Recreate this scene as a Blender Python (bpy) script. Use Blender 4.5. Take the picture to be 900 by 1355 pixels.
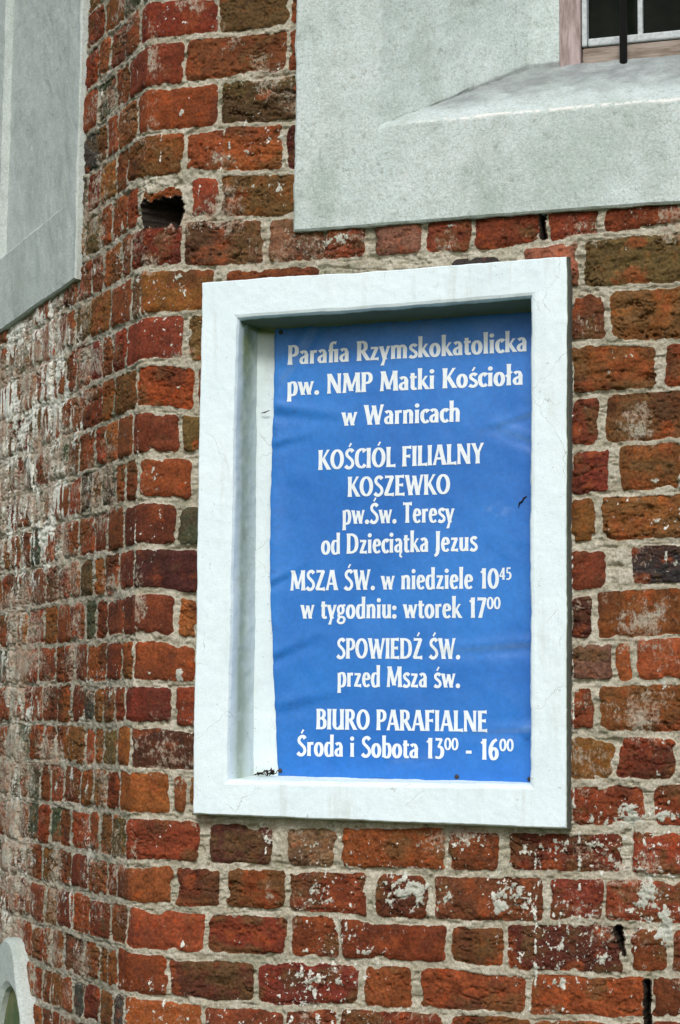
import bpy, bmesh, math, random
import numpy as np
from mathutils import Vector, Matrix

SUN_EL_DEG, SUN_ROT_DEG = 40, 170
SUN_STRENGTH, SUN_ANGLE, SUN_COLOR = 1.5, 17, (1.0, .985, .95)
SKY_STRENGTH, EXPOSURE = .09, .46
STEP = .0021

# ---------------------------------------------------------------- camera, sky, sun, exposure
scene = bpy.context.scene
for o in list(bpy.data.objects):
    bpy.data.objects.remove(o)
cam_d = bpy.data.cameras.new('camera')
cam = bpy.data.objects.new('camera', cam_d)
scene.collection.objects.link(cam)
cam_d.sensor_fit = 'HORIZONTAL'; cam_d.sensor_width = 36.0; cam_d.lens = 36.0 * 2474.67 / 900.0
cam_d.clip_start = 0.05; cam_d.clip_end = 2000
YAW, PITCH, ROLL = 0.299944518, 0.110165282, 0.00958142168
CAM = Vector((1.47243247, -3.72758677, 1.65))
_f = Vector((-math.sin(YAW) * math.cos(PITCH), math.cos(YAW) * math.cos(PITCH), math.sin(PITCH)))
_r = Vector((math.cos(YAW), math.sin(YAW), 0)); _u = _r.cross(_f)
_rr = math.cos(ROLL) * _r + math.sin(ROLL) * _u; _uu = -math.sin(ROLL) * _r + math.cos(ROLL) * _u
cam.matrix_world = Matrix(((_rr.x, _uu.x, -_f.x, CAM.x), (_rr.y, _uu.y, -_f.y, CAM.y), (_rr.z, _uu.z, -_f.z, CAM.z), (0, 0, 0, 1)))
scene.camera = cam

SUN_EL, SUN_ROT = math.radians(SUN_EL_DEG), math.radians(SUN_ROT_DEG)
world = bpy.data.worlds.new('World'); scene.world = world; world.use_nodes = True
wn = world.node_tree.nodes; wl = world.node_tree.links
bg = wn.get('Background'); sky = wn.new('ShaderNodeTexSky'); sky.sky_type = 'NISHITA'
sky.sun_disc = False; sky.sun_elevation = SUN_EL; sky.sun_rotation = SUN_ROT
sky.air_density = 1.0; sky.dust_density = 3.0; sky.ozone_density = 1.0
wl.new(sky.outputs[0], bg.inputs[0]); bg.inputs[1].default_value = SKY_STRENGTH
sun_d = bpy.data.lights.new('sun', 'SUN'); sun_d.energy = SUN_STRENGTH; sun_d.angle = math.radians(SUN_ANGLE)
sun_d.color = SUN_COLOR
sun = bpy.data.objects.new('sun', sun_d); scene.collection.objects.link(sun)
to_sun = Vector((math.sin(SUN_ROT) * math.cos(SUN_EL), math.cos(SUN_ROT) * math.cos(SUN_EL), math.sin(SUN_EL)))
sun.rotation_euler = to_sun.to_track_quat('Z', 'Y').to_euler(); sun.location = (3, -6, 9)
vs = scene.view_settings
vs.view_transform = 'Standard'; vs.look = 'None'; vs.gamma = 1.0; vs.exposure = EXPOSURE; vs.use_curve_mapping = False

# ---------------------------------------------------------------- measured bond of the wall, notice text (metres on the wall)
BEDS = [
 [(-0.071, 3.1481), (0.2, 3.1531)],
 [(-0.069, 3.0438), (0.202, 3.0474)],
 [(-0.043, 2.9416), (0.203, 2.9407)],
 [(-0.016, 2.8385), (0.203, 2.8263)],
 [(-0.0, 2.7336), (0.204, 2.7258)],
 [(-0.087, 2.6311), (0.027, 2.6256), (0.188, 2.6204), (0.285, 2.6208), (0.651, 2.6199), (0.726, 2.6261), (0.828, 2.6352), (0.978, 2.6375), (1.033, 2.64)],
 [(-0.085, 2.528), (-0.003, 2.5268), (0.842, 2.5253), (1.018, 2.5273)],
 [(-0.098, 2.4211), (-0.001, 2.4198), (0.817, 2.4183), (1.015, 2.4128)],
 [(-0.096, 2.3158), (0.001, 2.3053), (0.813, 2.3091), (1.016, 2.3143)],
 [(-0.094, 2.2168), (0.003, 2.2128), (0.813, 2.2004), (1.015, 2.2118)],
 [(-0.092, 2.1168), (-0.014, 2.1083), (0.826, 2.1027), (1.014, 2.11)],
 [(-0.09, 2.0165), (0.007, 2.0131), (0.825, 1.9985), (0.973, 2.0079)],
 [(-0.087, 1.9184), (0.009, 1.9093), (0.839, 1.9099), (0.999, 1.9171)],
 [(-0.085, 1.8209), (0.01, 1.8109), (0.826, 1.8107), (1.007, 1.8183)],
 [(-0.083, 1.7255), (0.012, 1.7226), (0.826, 1.7255), (1.006, 1.7276)],
 [(-0.081, 1.6323), (0.014, 1.6269), (0.839, 1.6281), (1.005, 1.6256)],
 [(-0.079, 1.5379), (0.016, 1.5348), (0.838, 1.5298), (1.004, 1.5344)],
 [(-0.124, 1.443), (0.017, 1.4385), (0.326, 1.4322), (0.644, 1.4358), (0.856, 1.4399), (1.006, 1.4408)],
 [(-0.157, 1.3436), (-0.011, 1.3434), (0.129, 1.3416), (0.267, 1.3383), (0.408, 1.3413), (0.618, 1.3422), (0.729, 1.3459), (0.855, 1.3442), (0.999, 1.349)],
 [(-0.154, 1.2565), (-0.021, 1.249), (0.13, 1.2518), (0.268, 1.2494), (0.408, 1.2443), (0.618, 1.2468), (0.728, 1.2512), (0.855, 1.2549), (0.978, 1.2555)],
 [(-0.152, 1.159), (-0.02, 1.1556), (0.132, 1.1548), (0.269, 1.158), (0.409, 1.1599), (0.618, 1.1548), (0.728, 1.1557), (0.854, 1.1574), (0.997, 1.1614)],
 [(-0.15, 1.0651), (-0.018, 1.0596), (0.133, 1.0598), (0.27, 1.0625), (0.41, 1.067), (0.618, 1.0663), (0.728, 1.0694), (0.854, 1.0705), (0.996, 1.0769)],
]
COURSES = [
 [(-0.181, 0.022, 'D0'), (0.03, 0.186, 'B1')],
 [(-0.246, -0.057, 'D0'), (-0.047, 0.182, 'b1')],
 [(-0.188, 0.024, 'R0'), (0.039, 0.209, 'B2')],
 [(-0.242, -0.055, 'O1'), (-0.042, 0.038, 'O1'), (0.043, 0.176, 'O1'), (0.192, 0.212, 'M1')],
 [(-0.176, -0.063, 'H0'), (-0.029, 0.029, 'R0'), (0.043, 0.212, 'b2')],
 [(-0.22, -0.054, 'D1'), (-0.04, 0.136, 'B2'), (0.157, 0.276, 'P1'), (0.282, 0.368, 'R1'), (0.394, 0.49, 'P1'), (0.508, 0.598, 'D1'), (0.611, 0.74, 'D1'), (0.763, 0.863, 'D1'), (0.886, 1.04, 'D1')],
 [(-0.15, 0.026, 'O0'), (0.057, 0.264, 'D1'), (0.563, 0.659, 'K0'), (0.712, 0.822, 'P1'), (0.839, 1.04, 'B2')],
 [(-0.226, -0.046, 'D0'), (-0.027, 0.059, 'B1'), (0.812, 0.879, 'b1'), (0.896, 1.049, 'O2')],
 [(-0.155, -0.016, 'R1'), (-0.0, 0.096, 'D0'), (0.812, 0.98, 'b2'), (1.003, 1.119, 'R1')],
 [(-0.172, -0.051, 'D0'), (-0.037, 0.063, 'B1'), (0.811, 0.862, 'D1'), (0.884, 1.038, 'b1')],
 [(-0.141, -0.023, 'R0'), (0.012, 0.065, 'P0'), (0.811, 0.886, 'D1'), (0.912, 1.028, 'O1')],
 [(-0.219, -0.054, 'D0'), (-0.043, 0.066, 'G0'), (0.81, 0.853, 'b0'), (0.872, 1.049, 'O2')],
 [(-0.15, 0.006, 'M0'), (0.81, 0.877, 'D0'), (0.932, 1.07, 'K1')],
 [(-0.207, -0.057, 'D0'), (-0.041, -0.004, 'O1'), (0.81, 0.845, 'M1'), (0.863, 1.043, 'O0')],
 [(-0.147, -0.004, 'R0'), (0.809, 0.885, 'P1'), (0.899, 0.924, 'O0'), (0.941, 1.068, 'O0')],
 [(-0.19, -0.054, 'D0'), (-0.039, 0.073, 'R0'), (0.809, 0.847, 'D1'), (0.865, 1.06, 'b1')],
 [(-0.153, 0.004, 'M0'), (0.808, 0.891, 'b0'), (0.903, 1.009, 'D1')],
 [(-0.21, -0.057, 'O0'), (-0.04, -0.019, 'b0'), (-0.006, 0.076, 'b0'), (0.808, 0.95, 'D1'), (0.974, 1.079, 'D1')],
 [(-0.164, 0.011, 'D1'), (0.039, 0.175, 'M1'), (0.217, 0.313, 'P1'), (0.331, 0.546, 'b1'), (0.558, 0.659, 'b1'), (0.684, 0.905, 'D2'), (0.926, 1.064, 'R1')],
 [(-0.211, -0.047, 'R0'), (-0.036, 0.063, 'b1'), (0.085, 0.206, 'D2'), (0.221, 0.381, 'D1'), (0.408, 0.507, 'D1'), (0.527, 0.745, 'D1'), (0.763, 0.866, 'D1'), (0.876, 1.034, 'D1')],
 [(-0.152, 0.03, 'R0'), (0.044, 0.209, 'D2'), (0.226, 0.322, 'D1'), (0.333, 0.545, 'D0'), (0.562, 0.666, 'R1'), (0.679, 0.904, 'M1'), (0.923, 0.989, 'D1'), (1.008, 1.105, 'D1')],
 [(-0.199, -0.055, 'D0'), (-0.044, 0.138, 'M2'), (0.153, 0.363, 'D1'), (0.384, 0.478, 'R1'), (0.497, 0.711, 'R1'), (0.728, 0.947, 'O1'), (0.962, 1.103, 'D0')],
 [(-0.15, 0.025, 'O0'), (0.039, 0.208, 'R0'), (0.218, 0.319, 'D1'), (0.335, 0.544, 'D1'), (0.561, 0.72, 'R1'), (0.732, 0.944, 'R1'), (0.958, 1.102, 'D1')],
]
BLOBS = [(0.448, 1.305, 0.038, 0.036, 1), (0.491, 1.3, 0.024, 0.042, 1), (0.551, 1.283, 0.028, 0.036, 0.9), (0.687, 1.298, 0.038, 0.036, 1), (0.663, 1.283, 0.024, 0.023, 0.8), (0.953, 1.305, 0.028, 0.042, 1), (0.99, 1.27, 0.024, 0.023, 0.8), (0.932, 1.448, 0.024, 0.016, 0.8), (0.868, 1.459, 0.034, 0.016, 0.7), (0.925, 1.472, 0.038, 0.026, 0.9), (0.994, 1.467, 0.031, 0.015, 0.9), (0.865, 1.191, 0.016, 0.016, 0.9), (0.784, 1.211, 0.009, 0.013, 0.8), (0.273, 1.11, 0.016, 0.018, 1), (0.313, 1.115, 0.024, 0.016, 0.5), (0.385, 1.178, 0.017, 0.005, 0.7), (0.449, 1.178, 0.031, 0.005, 0.7), (0.778, 1.138, 0.017, 0.013, 0.9), (0.788, 1.087, 0.01, 0.016, 0.7), (0.279, 1.299, 0.024, 0.013, 0.5), (0.407, 1.414, 0.021, 0.006, 0.3), (0.103, 1.189, 0.016, 0.019, 0.9), (-0.059, 1.218, 0.01, 0.016, 0.6), (-0.015, 1.176, 0.01, 0.016, 0.9), (-0.052, 2.594, 0.017, 0.029, 1), (-0.102, 2.603, 0.016, 0.011, 0.5), (-0.117, 2.836, 0.01, 0.013, 1), (-0.121, 2.888, 0.007, 0.019, 0.7), (-0.047, 2.771, 0.016, 0.049, 0.8), (-0.032, 2.812, 0.01, 0.023, 0.6), (-0.038, 1.745, 0.016, 0.019, 1), (-0.101, 1.745, 0.014, 0.008, 0.5), (-0.014, 2.799, 0.009, 0.019, 0.9), (-0.102, 2.178, 0.014, 0.023, 0.9), (-0.058, 2.368, 0.024, 0.023, 0.6), (-0.089, 2.377, 0.017, 0.016, 0.5), (-0.116, 1.64, 0.014, 0.023, 0.6), (-0.092, 1.704, 0.017, 0.008, 0.7), (0.909, 2.387, 0.024, 0.016, 0.8), (0.939, 2.386, 0.017, 0.01, 0.7), (0.878, 2.358, 0.017, 0.013, 0.6), (0.979, 2.047, 0.012, 0.01, 0.6), (0.894, 2.058, 0.009, 0.01, 0.8), (0.981, 2.128, 0.017, 0.008, 0.9), (0.994, 1.732, 0.017, 0.023, 1), (0.976, 1.687, 0.021, 0.01, 0.7), (1.004, 1.964, 0.024, 0.029, 0.6), (-0.057, 2.982, 0.014, 0.016, 0.8), (-0.105, 2.973, 0.028, 0.013, 0.4), (0.178, 2.902, 0.012, 0.015, 1), (0.148, 2.912, 0.01, 0.023, 0.5), (0.052, 2.874, 0.024, 0.01, 0.4), (0.105, 2.869, 0.034, 0.016, 0.35), (0.167, 2.797, 0.017, 0.023, 0.6), (0.115, 2.793, 0.038, 0.019, 0.4), (0.297, 2.663, 0.069, 0.016, 0.55), (0.194, 2.687, 0.024, 0.026, 0.6), (0.331, 2.674, 0.038, 0.013, 0.7), (0.546, 2.679, 0.069, 0.013, 0.6), (0.723, 2.666, 0.034, 0.013, 0.4), (-0.279, 2.758, 0.014, 0.026, 0.8), (0.188, 1.269, 0.017, 0.006, 0.5), (0.279, 1.277, 0.038, 0.008, 0.6), (0.17, 1.408, 0.01, 0.019, 0.6), (0.261, 1.39, 0.024, 0.016, 0.7), (0.597, 1.412, 0.034, 0.019, 0.5), (0.759, 1.402, 0.052, 0.023, 0.55), (0.857, 1.405, 0.024, 0.016, 0.6), (0.939, 1.37, 0.028, 0.013, 0.9), (0.985, 1.241, 0.017, 0.032, 0.9), (0.996, 1.235, 0.014, 0.019, 0.8)]
DRIPS = [(0.7332, 1.4009, 1.1281), (0.8214, 1.433, 1.2564), (0.7744, 1.417, 1.3725), (0.8116, 1.9819, 1.898), (0.8112, 1.898, 1.4772), (0.8117, 2.3763, 2.1896), (0.771, 1.3133, 1.2618), (0.0376, 2.9005, 2.8324), (0.057, 2.9023, 2.8564), (-0.1043, 2.9382, 2.8693), (0.1648, 1.4079, 1.3691), (-0.149, 2.2878, 2.0224), (0.3323, 1.1307, 1.0704)]
SIGN_EDGE_L = [(0.1445, 2.4969), (0.1448, 2.3545), (0.1414, 2.2216), (0.1403, 2.0566), (0.1444, 1.8931), (0.1514, 1.7633), (0.1584, 1.6347), (0.165, 1.5277)]
SIGN_EDGE_R = [(0.7147, 2.5037), (0.7176, 2.3621), (0.7189, 2.2026), (0.717, 2.0446), (0.7183, 1.888), (0.7166, 1.7947), (0.7147, 1.6403), (0.7114, 1.5222)]
LINES = [
 ('Parafia Rzymskokatolicka', 0.1756, 2.4147, 0.7035, 2.4195),
 ('pw. NMP Matki Kościoła', 0.1747, 2.3472, 0.6954, 2.3485),
 ('w Warnicach', 0.2983, 2.276, 0.5609, 2.2752),
 ('KOŚCIÓL FILIALNY', 0.2473, 2.1818, 0.6131, 2.1852),
 ('KOSZEWKO', 0.3142, 2.1218, 0.5401, 2.1217),
 ('pw.Św. Teresy', 0.3029, 2.064, 0.5501, 2.0624),
 ('od Dzieciątka Jezus', 0.2554, 1.9997, 0.5996, 2.0013),
 ('MSZA ŚW. w niedziele 10^45', 0.1873, 1.9227, 0.671, 1.922),
 ('w tygodniu: wtorek 17^00', 0.2102, 1.8625, 0.6479, 1.8612),
 ('SPOWIEDŹ ŚW.', 0.2924, 1.777, 0.5622, 1.7761),
 ('przed Msza św.', 0.2956, 1.7179, 0.5623, 1.7167),
 ('BIURO PARAFIALNE', 0.2486, 1.6276, 0.6201, 1.6262),
 ('Środa i Sobota 13^00 - 16^00', 0.2054, 1.5714, 0.6755, 1.5691),
]
NAILS = [(0.1699, 1.5389), (0.7083, 1.5313), (0.5561, 1.5332), (0.1586, 2.4877)]
FRAME_OUT = [(0.0127, 2.5827), (0.8071, 2.5897), (0.8027, 1.4415), (0.0121, 1.4492)]
FRAME_IN = [(0.0923, 2.5019), (0.7335, 2.5139), (0.7318, 1.5212), (0.0868, 1.518)]
RECESS = [(0.1048, 2.4972), (0.7147, 2.5055), (0.7129, 1.5251), (0.1246, 1.5284)]

# ---------------------------------------------------------------- noise
RNG = np.random.RandomState(7)
TAB = RNG.rand(256, 256).astype(np.float32)
PERM = RNG.permutation(256)
def vnoise(x, y, seed=0):
    x = np.asarray(x, np.float32) + seed * 17.37; y = np.asarray(y, np.float32) + seed * 9.71
    xi = np.floor(x).astype(np.int32); yi = np.floor(y).astype(np.int32)
    fx = x - xi; fy = y - yi
    fx = fx * fx * fx * (fx * (fx * 6 - 15) + 10); fy = fy * fy * fy * (fy * (fy * 6 - 15) + 10)
    x0 = xi & 255; x1 = (xi + 1) & 255; y0 = yi & 255; y1 = (yi + 1) & 255
    return ((TAB[x0, y0] * (1 - fx) + TAB[x1, y0] * fx) * (1 - fy) + (TAB[x0, y1] * (1 - fx) + TAB[x1, y1] * fx) * fy) * 2 - 1
def fbm(x, y, seed=0, oct=4, gain=.5):
    s = 0; a = 1.; t = 0
    for i in range(oct):
        s = s + a * vnoise(np.asarray(x) * 2.03 ** i, np.asarray(y) * 2.03 ** i, seed + i * 3); t += a; a *= gain
    return s / t
def vnoise3(p, seed=0):
    p = np.asarray(p, np.float64) + seed * 7.13
    i = np.floor(p).astype(np.int64); f = p - i; f = f * f * f * (f * (f * 6 - 15) + 10)
    def h(dx, dy, dz):
        return TAB[(i[:, 0] + dx) & 255, (PERM[(i[:, 2] + dz) & 255] + i[:, 1] + dy) & 255]
    r = 0
    for dx in (0, 1):
        for dy in (0, 1):
            for dz in (0, 1):
                w = (f[:, 0] if dx else 1 - f[:, 0]) * (f[:, 1] if dy else 1 - f[:, 1]) * (f[:, 2] if dz else 1 - f[:, 2])
                r = r + w * h(dx, dy, dz)
    return r * 2 - 1
def fbm3(p, seed=0, oct=4, gain=.5):
    s = 0; a = 1.; t = 0
    for k in range(oct):
        s = s + a * vnoise3(p * 2.03 ** k, seed + k); t += a; a *= gain
    return s / t
def sst(a, b, x):
    t = np.clip((x - a) / (b - a), 0, 1); return t * t * (3 - 2 * t)

# ---------------------------------------------------------------- object helpers
def link(name, me, mat=None, parent=None):
    o = bpy.data.objects.new(name, me); scene.collection.objects.link(o)
    if mat: me.materials.append(mat)
    if parent: o.parent = parent
    return o
def empty(name, loc=(0, 0, 0)):
    o = bpy.data.objects.new(name, None); o.location = loc; scene.collection.objects.link(o); return o
def tag(o, label, cat, group=None):
    o['label'] = label; o['category'] = cat
    if group: o['group'] = group
    return o
def mesh_np(name, verts, quads, smooth=True):
    me = bpy.data.meshes.new(name)
    nq = len(quads)
    me.vertices.add(len(verts)); me.vertices.foreach_set('co', np.ascontiguousarray(verts, np.float32).ravel())
    me.loops.add(nq * 4); me.loops.foreach_set('vertex_index', np.ascontiguousarray(quads, np.int32).ravel())
    me.polygons.add(nq); me.polygons.foreach_set('loop_start', np.arange(0, nq * 4, 4, dtype=np.int32))
    me.polygons.foreach_set('use_smooth', np.full(nq, smooth, bool))
    me.update(calc_edges=True); me.validate(clean_customdata=False)
    return me
def fattr(me, name, vals):
    a = me.attributes.new(name, 'FLOAT', 'POINT'); a.data.foreach_set('value', np.ascontiguousarray(vals, np.float32))
def cattr(me, name, rgb):
    a = me.attributes.new(name, 'FLOAT_COLOR', 'POINT')
    c = np.ones((len(rgb), 4), np.float32); c[:, :3] = rgb; a.data.foreach_set('color', c.ravel())
def vnormals(me):
    n = np.empty(len(me.vertices) * 3, np.float32); me.vertex_normals.foreach_get('vector', n); return n.reshape(-1, 3)
def grid_quads(nu, nv):     # vertices stored [iv*nu+iu]
    i = np.arange(nv - 1)[:, None] * nu + np.arange(nu - 1)[None]
    return np.stack([i, i + 1, i + nu + 1, i + nu], -1).reshape(-1, 4)
def box_bm(bm, x0, x1, y0, y1, z0, z1, bevel=0.0, seg=2):
    r = bmesh.ops.create_cube(bm, size=1)
    for v in r['verts']:
        v.co = Vector(((x0 + x1) / 2 + v.co.x * (x1 - x0), (y0 + y1) / 2 + v.co.y * (y1 - y0), (z0 + z1) / 2 + v.co.z * (z1 - z0)))
    if bevel:
        es = list({e for v in r['verts'] for e in v.link_edges})
        bmesh.ops.bevel(bm, geom=es, offset=bevel, segments=seg, affect='EDGES', profile=.5)
def bm_obj(name, bm, mat, parent=None, smooth=False):
    me = bpy.data.meshes.new(name); bm.to_mesh(me); bm.free()
    if smooth:
        for p in me.polygons: p.use_smooth = True
    return link(name, me, mat, parent)

# ---------------------------------------------------------------- materials
class NT:
    def __init__(self, name, rough=.85, spec=.25):
        self.m = bpy.data.materials.new(name); self.m.use_nodes = True
        self.t = self.m.node_tree; self.b = self.t.nodes['Principled BSDF']
        self.b.inputs['Roughness'].default_value = rough; self.b.inputs['Specular IOR Level'].default_value = spec
        self.co = self.t.nodes.new('ShaderNodeTexCoord').outputs['Object']
    def n(self, typ, **kw):
        nd = self.t.nodes.new(typ)
        for k, v in kw.items(): setattr(nd, k, v)
        return nd
    def put(self, sock, v):
        if isinstance(v, bpy.types.NodeSocket): self.t.links.new(v, sock)
        elif isinstance(v, (tuple, list)) and len(v) == 3 and sock.type == 'RGBA': sock.default_value = (*v, 1)
        else: sock.default_value = v
    def noise(self, scale, detail=4, rough=.6, vec=None, stretch=None, dist=0):
        nd = self.n('ShaderNodeTexNoise'); nd.inputs['Scale'].default_value = scale
        nd.inputs['Detail'].default_value = detail; nd.inputs['Roughness'].default_value = rough; nd.inputs['Distortion'].default_value = dist
        v = vec or self.co
        if stretch:
            mp = self.n('ShaderNodeMapping'); mp.inputs['Scale'].default_value = stretch; self.put(mp.inputs[0], v); v = mp.outputs[0]
        self.put(nd.inputs['Vector'], v)
        return nd.outputs['Fac']
    def math(self, op, a, b=0., c=0.):
        nd = self.n('ShaderNodeMath', operation=op)
        for s, v in zip(nd.inputs, (a, b, c)): self.put(s, v)
        return nd.outputs[0]
    def ramp(self, v, a, b, lo=0., hi=1.):
        nd = self.n('ShaderNodeMapRange', interpolation_type='SMOOTHSTEP')
        for s, x in zip(nd.inputs[:5], (v, a, b, lo, hi)): self.put(s, x)
        return nd.outputs[0]
    def mix(self, f, a, b, mode='MIX'):
        nd = self.n('ShaderNodeMix', data_type='RGBA', blend_type=mode)
        self.put(nd.inputs[0], f); self.put(nd.inputs[6], a); self.put(nd.inputs[7], b)
        return nd.outputs[2]
    def attr(self, name, col=False):
        nd = self.n('ShaderNodeAttribute', attribute_name=name); return nd.outputs['Color' if col else 'Fac']
    def scale(self, col, f):
        nd = self.n('ShaderNodeVectorMath', operation='SCALE'); self.put(nd.inputs[0], col); self.put(nd.inputs['Scale'], f); return nd.outputs[0]
    def bump(self, h, dist, strength=1.):
        nd = self.n('ShaderNodeBump'); nd.inputs['Strength'].default_value = strength; nd.inputs['Distance'].default_value = dist
        self.put(nd.inputs['Height'], h); self.t.links.new(nd.outputs[0], self.b.inputs['Normal'])
    def base(self, c): self.put(self.b.inputs['Base Color'], c)

def brickwork_material():
    M = NT('weathered_brickwork', .9, .2)
    col = M.attr('Col', True); brk = M.attr('brk'); wash = M.attr('wash'); wtint = M.attr('wtint')
    fine = M.noise(260, 5, .7); mid = M.noise(90, 4, .65)
    brk2 = M.ramp(M.math('ADD', brk, M.math('MULTIPLY', M.math('SUBTRACT', mid, .5), .9)), .38, .62)
    # brick: fine ferrous mottling and dark specks
    bc = M.scale(col, M.ramp(M.noise(170, 5, .75), .27, .73, .48, 1.5))
    bc = M.mix(M.ramp(M.noise(45, 4, .6), .52, .72), bc, M.mix(1., bc, (1.35, 1.0, .75), 'MULTIPLY'))
    bc = M.mix(M.ramp(M.noise(340, 2, .5), .66, .72, 0, .85), bc, (.028, .018, .013))
    bc = M.mix(M.ramp(M.noise(210, 3, .6), .30, .24, 0, .55), bc, (.33, .20, .12))
    # mortar: lime and sand, lichen grey-green tone
    mc = M.mix(M.ramp(M.noise(30, 4, .6), .35, .65), (.355, .325, .245), (.50, .475, .39))
    mc = M.mix(M.ramp(M.noise(11, 3, .5), .50, .72, 0, .65), mc, (.25, .255, .18))
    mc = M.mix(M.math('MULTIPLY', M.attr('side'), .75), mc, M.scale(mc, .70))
    mc = M.scale(mc, M.ramp(fine, .25, .75, .6, 1.3))
    mc = M.mix(M.ramp(M.noise(420, 2, .5), .66, .72, 0, .7), mc, (.07, .06, .05))
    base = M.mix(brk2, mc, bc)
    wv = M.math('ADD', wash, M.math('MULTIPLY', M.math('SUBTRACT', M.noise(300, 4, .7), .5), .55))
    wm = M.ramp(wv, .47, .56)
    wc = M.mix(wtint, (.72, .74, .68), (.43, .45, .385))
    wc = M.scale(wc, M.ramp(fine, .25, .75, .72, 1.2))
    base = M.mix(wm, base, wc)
    fa = M.attr('film'); film = M.ramp(M.math('ADD', M.math('MULTIPLY', fa, .42), M.math('ADD', M.math('MULTIPLY', M.noise(170, 5, .75, stretch=(1, 1, .6)), .60), M.math('MULTIPLY', M.noise(62, 5, .7), .45))), .62, .74, 0, .85)
    fc = M.mix(M.ramp(M.noise(24, 4, .6), .35, .65), (.36, .25, .18), (.40, .385, .31))
    base = M.mix(film, base, M.scale(fc, M.ramp(fine, .25, .75, .7, 1.2)))
    M.base(base)
    h = M.math('ADD', M.math('MULTIPLY', fine, .6), M.math('MULTIPLY', mid, .4))
    M.bump(h, .0028, .8)
    return M.m

def plaster_material(name, ca, cb, stain, stain_amt, grain=.0012, streak=.4, moss=0., sill=False, pit=0., edge=False, gs=240, gc=.18):
    M = NT(name, .9, .2)
    a = M.noise(5.5, 5, .62); b = M.noise(26, 5, .65); c = M.noise(gs, 5, .75)
    col = M.mix(M.ramp(a, .36, .64), ca, cb)
    col = M.mix(M.ramp(b, .42, .75, 0, .5), col, ca)
    st = M.math('MULTIPLY', M.ramp(M.noise(9, 5, .65, stretch=(1, 1, .35)), .45, .74), stain_amt)
    col = M.mix(st, col, stain)
    col = M.mix(M.ramp(M.noise(70, 4, .7), .62, .74, 0, streak), col, stain)
    col = M.scale(col, M.ramp(c, .28, .72, 1 - gc, 1 + gc * .9))
    col = M.mix(M.ramp(M.noise(200, 2, .5), .71, .75, 0, .65), col, (.12, .12, .10))
    if pit:
        col = M.mix(M.math('MULTIPLY', M.ramp(M.noise(3.2, 5, .6, dist=.6), .50, .66), .55 * pit), col, (.40, .485, .44))
        col = M.mix(M.math('MULTIPLY', M.ramp(M.noise(150, 4, .75), .49, .62), .50 * pit), col, (.30, .36, .30))
        col = M.mix(M.math('MULTIPLY', M.ramp(M.noise(130, 4, .75, stretch=(1, 1.3, 1.1)), .50, .64), .38 * pit), col, (.70, .74, .70))
        col = M.mix(M.math('MULTIPLY', M.ramp(M.noise(48, 6, .8), .56, .66), .6 * pit), col, (.25, .29, .25))
    if moss:
        run = M.math('MULTIPLY', M.ramp(M.noise(26, 5, .65, stretch=(1, 1, .12)), .50, .68), M.ramp(M.noise(4, 4, .6), .42, .62))
        col = M.mix(M.math('MULTIPLY', run, .38), col, (.47, .52, .47))
        vr = M.n('ShaderNodeTexVoronoi', feature='DISTANCE_TO_EDGE'); vr.inputs['Scale'].default_value = 7
        wv = M.n('ShaderNodeVectorMath', operation='ADD'); nz_ = M.n('ShaderNodeTexNoise'); nz_.inputs['Scale'].default_value = 14; nz_.inputs['Detail'].default_value = 5; M.put(nz_.inputs['Vector'], M.co)
        sc_ = M.scale(nz_.outputs['Color'], .10); M.put(wv.inputs[0], M.co); M.put(wv.inputs[1], sc_); M.put(vr.inputs['Vector'], wv.outputs[0])
        hair = M.math('MULTIPLY', M.ramp(vr.outputs['Distance'], .006, .002), M.ramp(M.noise(5.5, 3, .6), .52, .60))
        col = M.mix(M.math('MULTIPLY', hair, .55), col, (.30, .31, .28))
        col = M.mix(M.math('MULTIPLY', M.ramp(M.noise(58, 5, .75), .655, .69), .7), col, (.36, .37, .33))
    if moss: col = M.mix(M.math('MULTIPLY', M.attr('moss'), M.ramp(M.noise(34, 5, .7), .2, .6, .55, 1.)), col, M.mix(M.ramp(M.attr('moss'), 1.1, 1.6), M.mix(M.ramp(M.attr('moss'), .55, 1.0), (.43, .51, .38), (.165, .225, .095)), (.135, .145, .125)))  # painted shade: green soffit, grey-green reveal, dark side face
    if sill: col = M.mix(M.math('MULTIPLY', M.attr('moss'), M.ramp(M.noise(20, 5, .7), .2, .75, .45, 1.)), col, (.225, .245, .25))
    if edge: col = M.mix(M.math('MULTIPLY', M.attr('edge'), M.ramp(M.noise(60, 4, .7), .38, .55)), col, (.80, .80, .76))
    M.base(col)
    M.bump(M.math('ADD', M.math('MULTIPLY', c, .55), M.math('MULTIPLY', M.noise(95, 4, .7), .6)), grain, .9)
    return M.m

def simple_material(name, c, c2=None, scale=60, rough=.6, spec=.4, bump=0., metal=0., stretch=None):
    M = NT(name, rough, spec); M.b.inputs['Metallic'].default_value = metal
    n = M.noise(scale, 5, .65, stretch=stretch)
    col = M.mix(M.ramp(n, .35, .68), c, c2 or tuple(x * .7 for x in c))
    M.base(col)
    if bump: M.bump(n, bump, .8)
    return M.m

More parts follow.
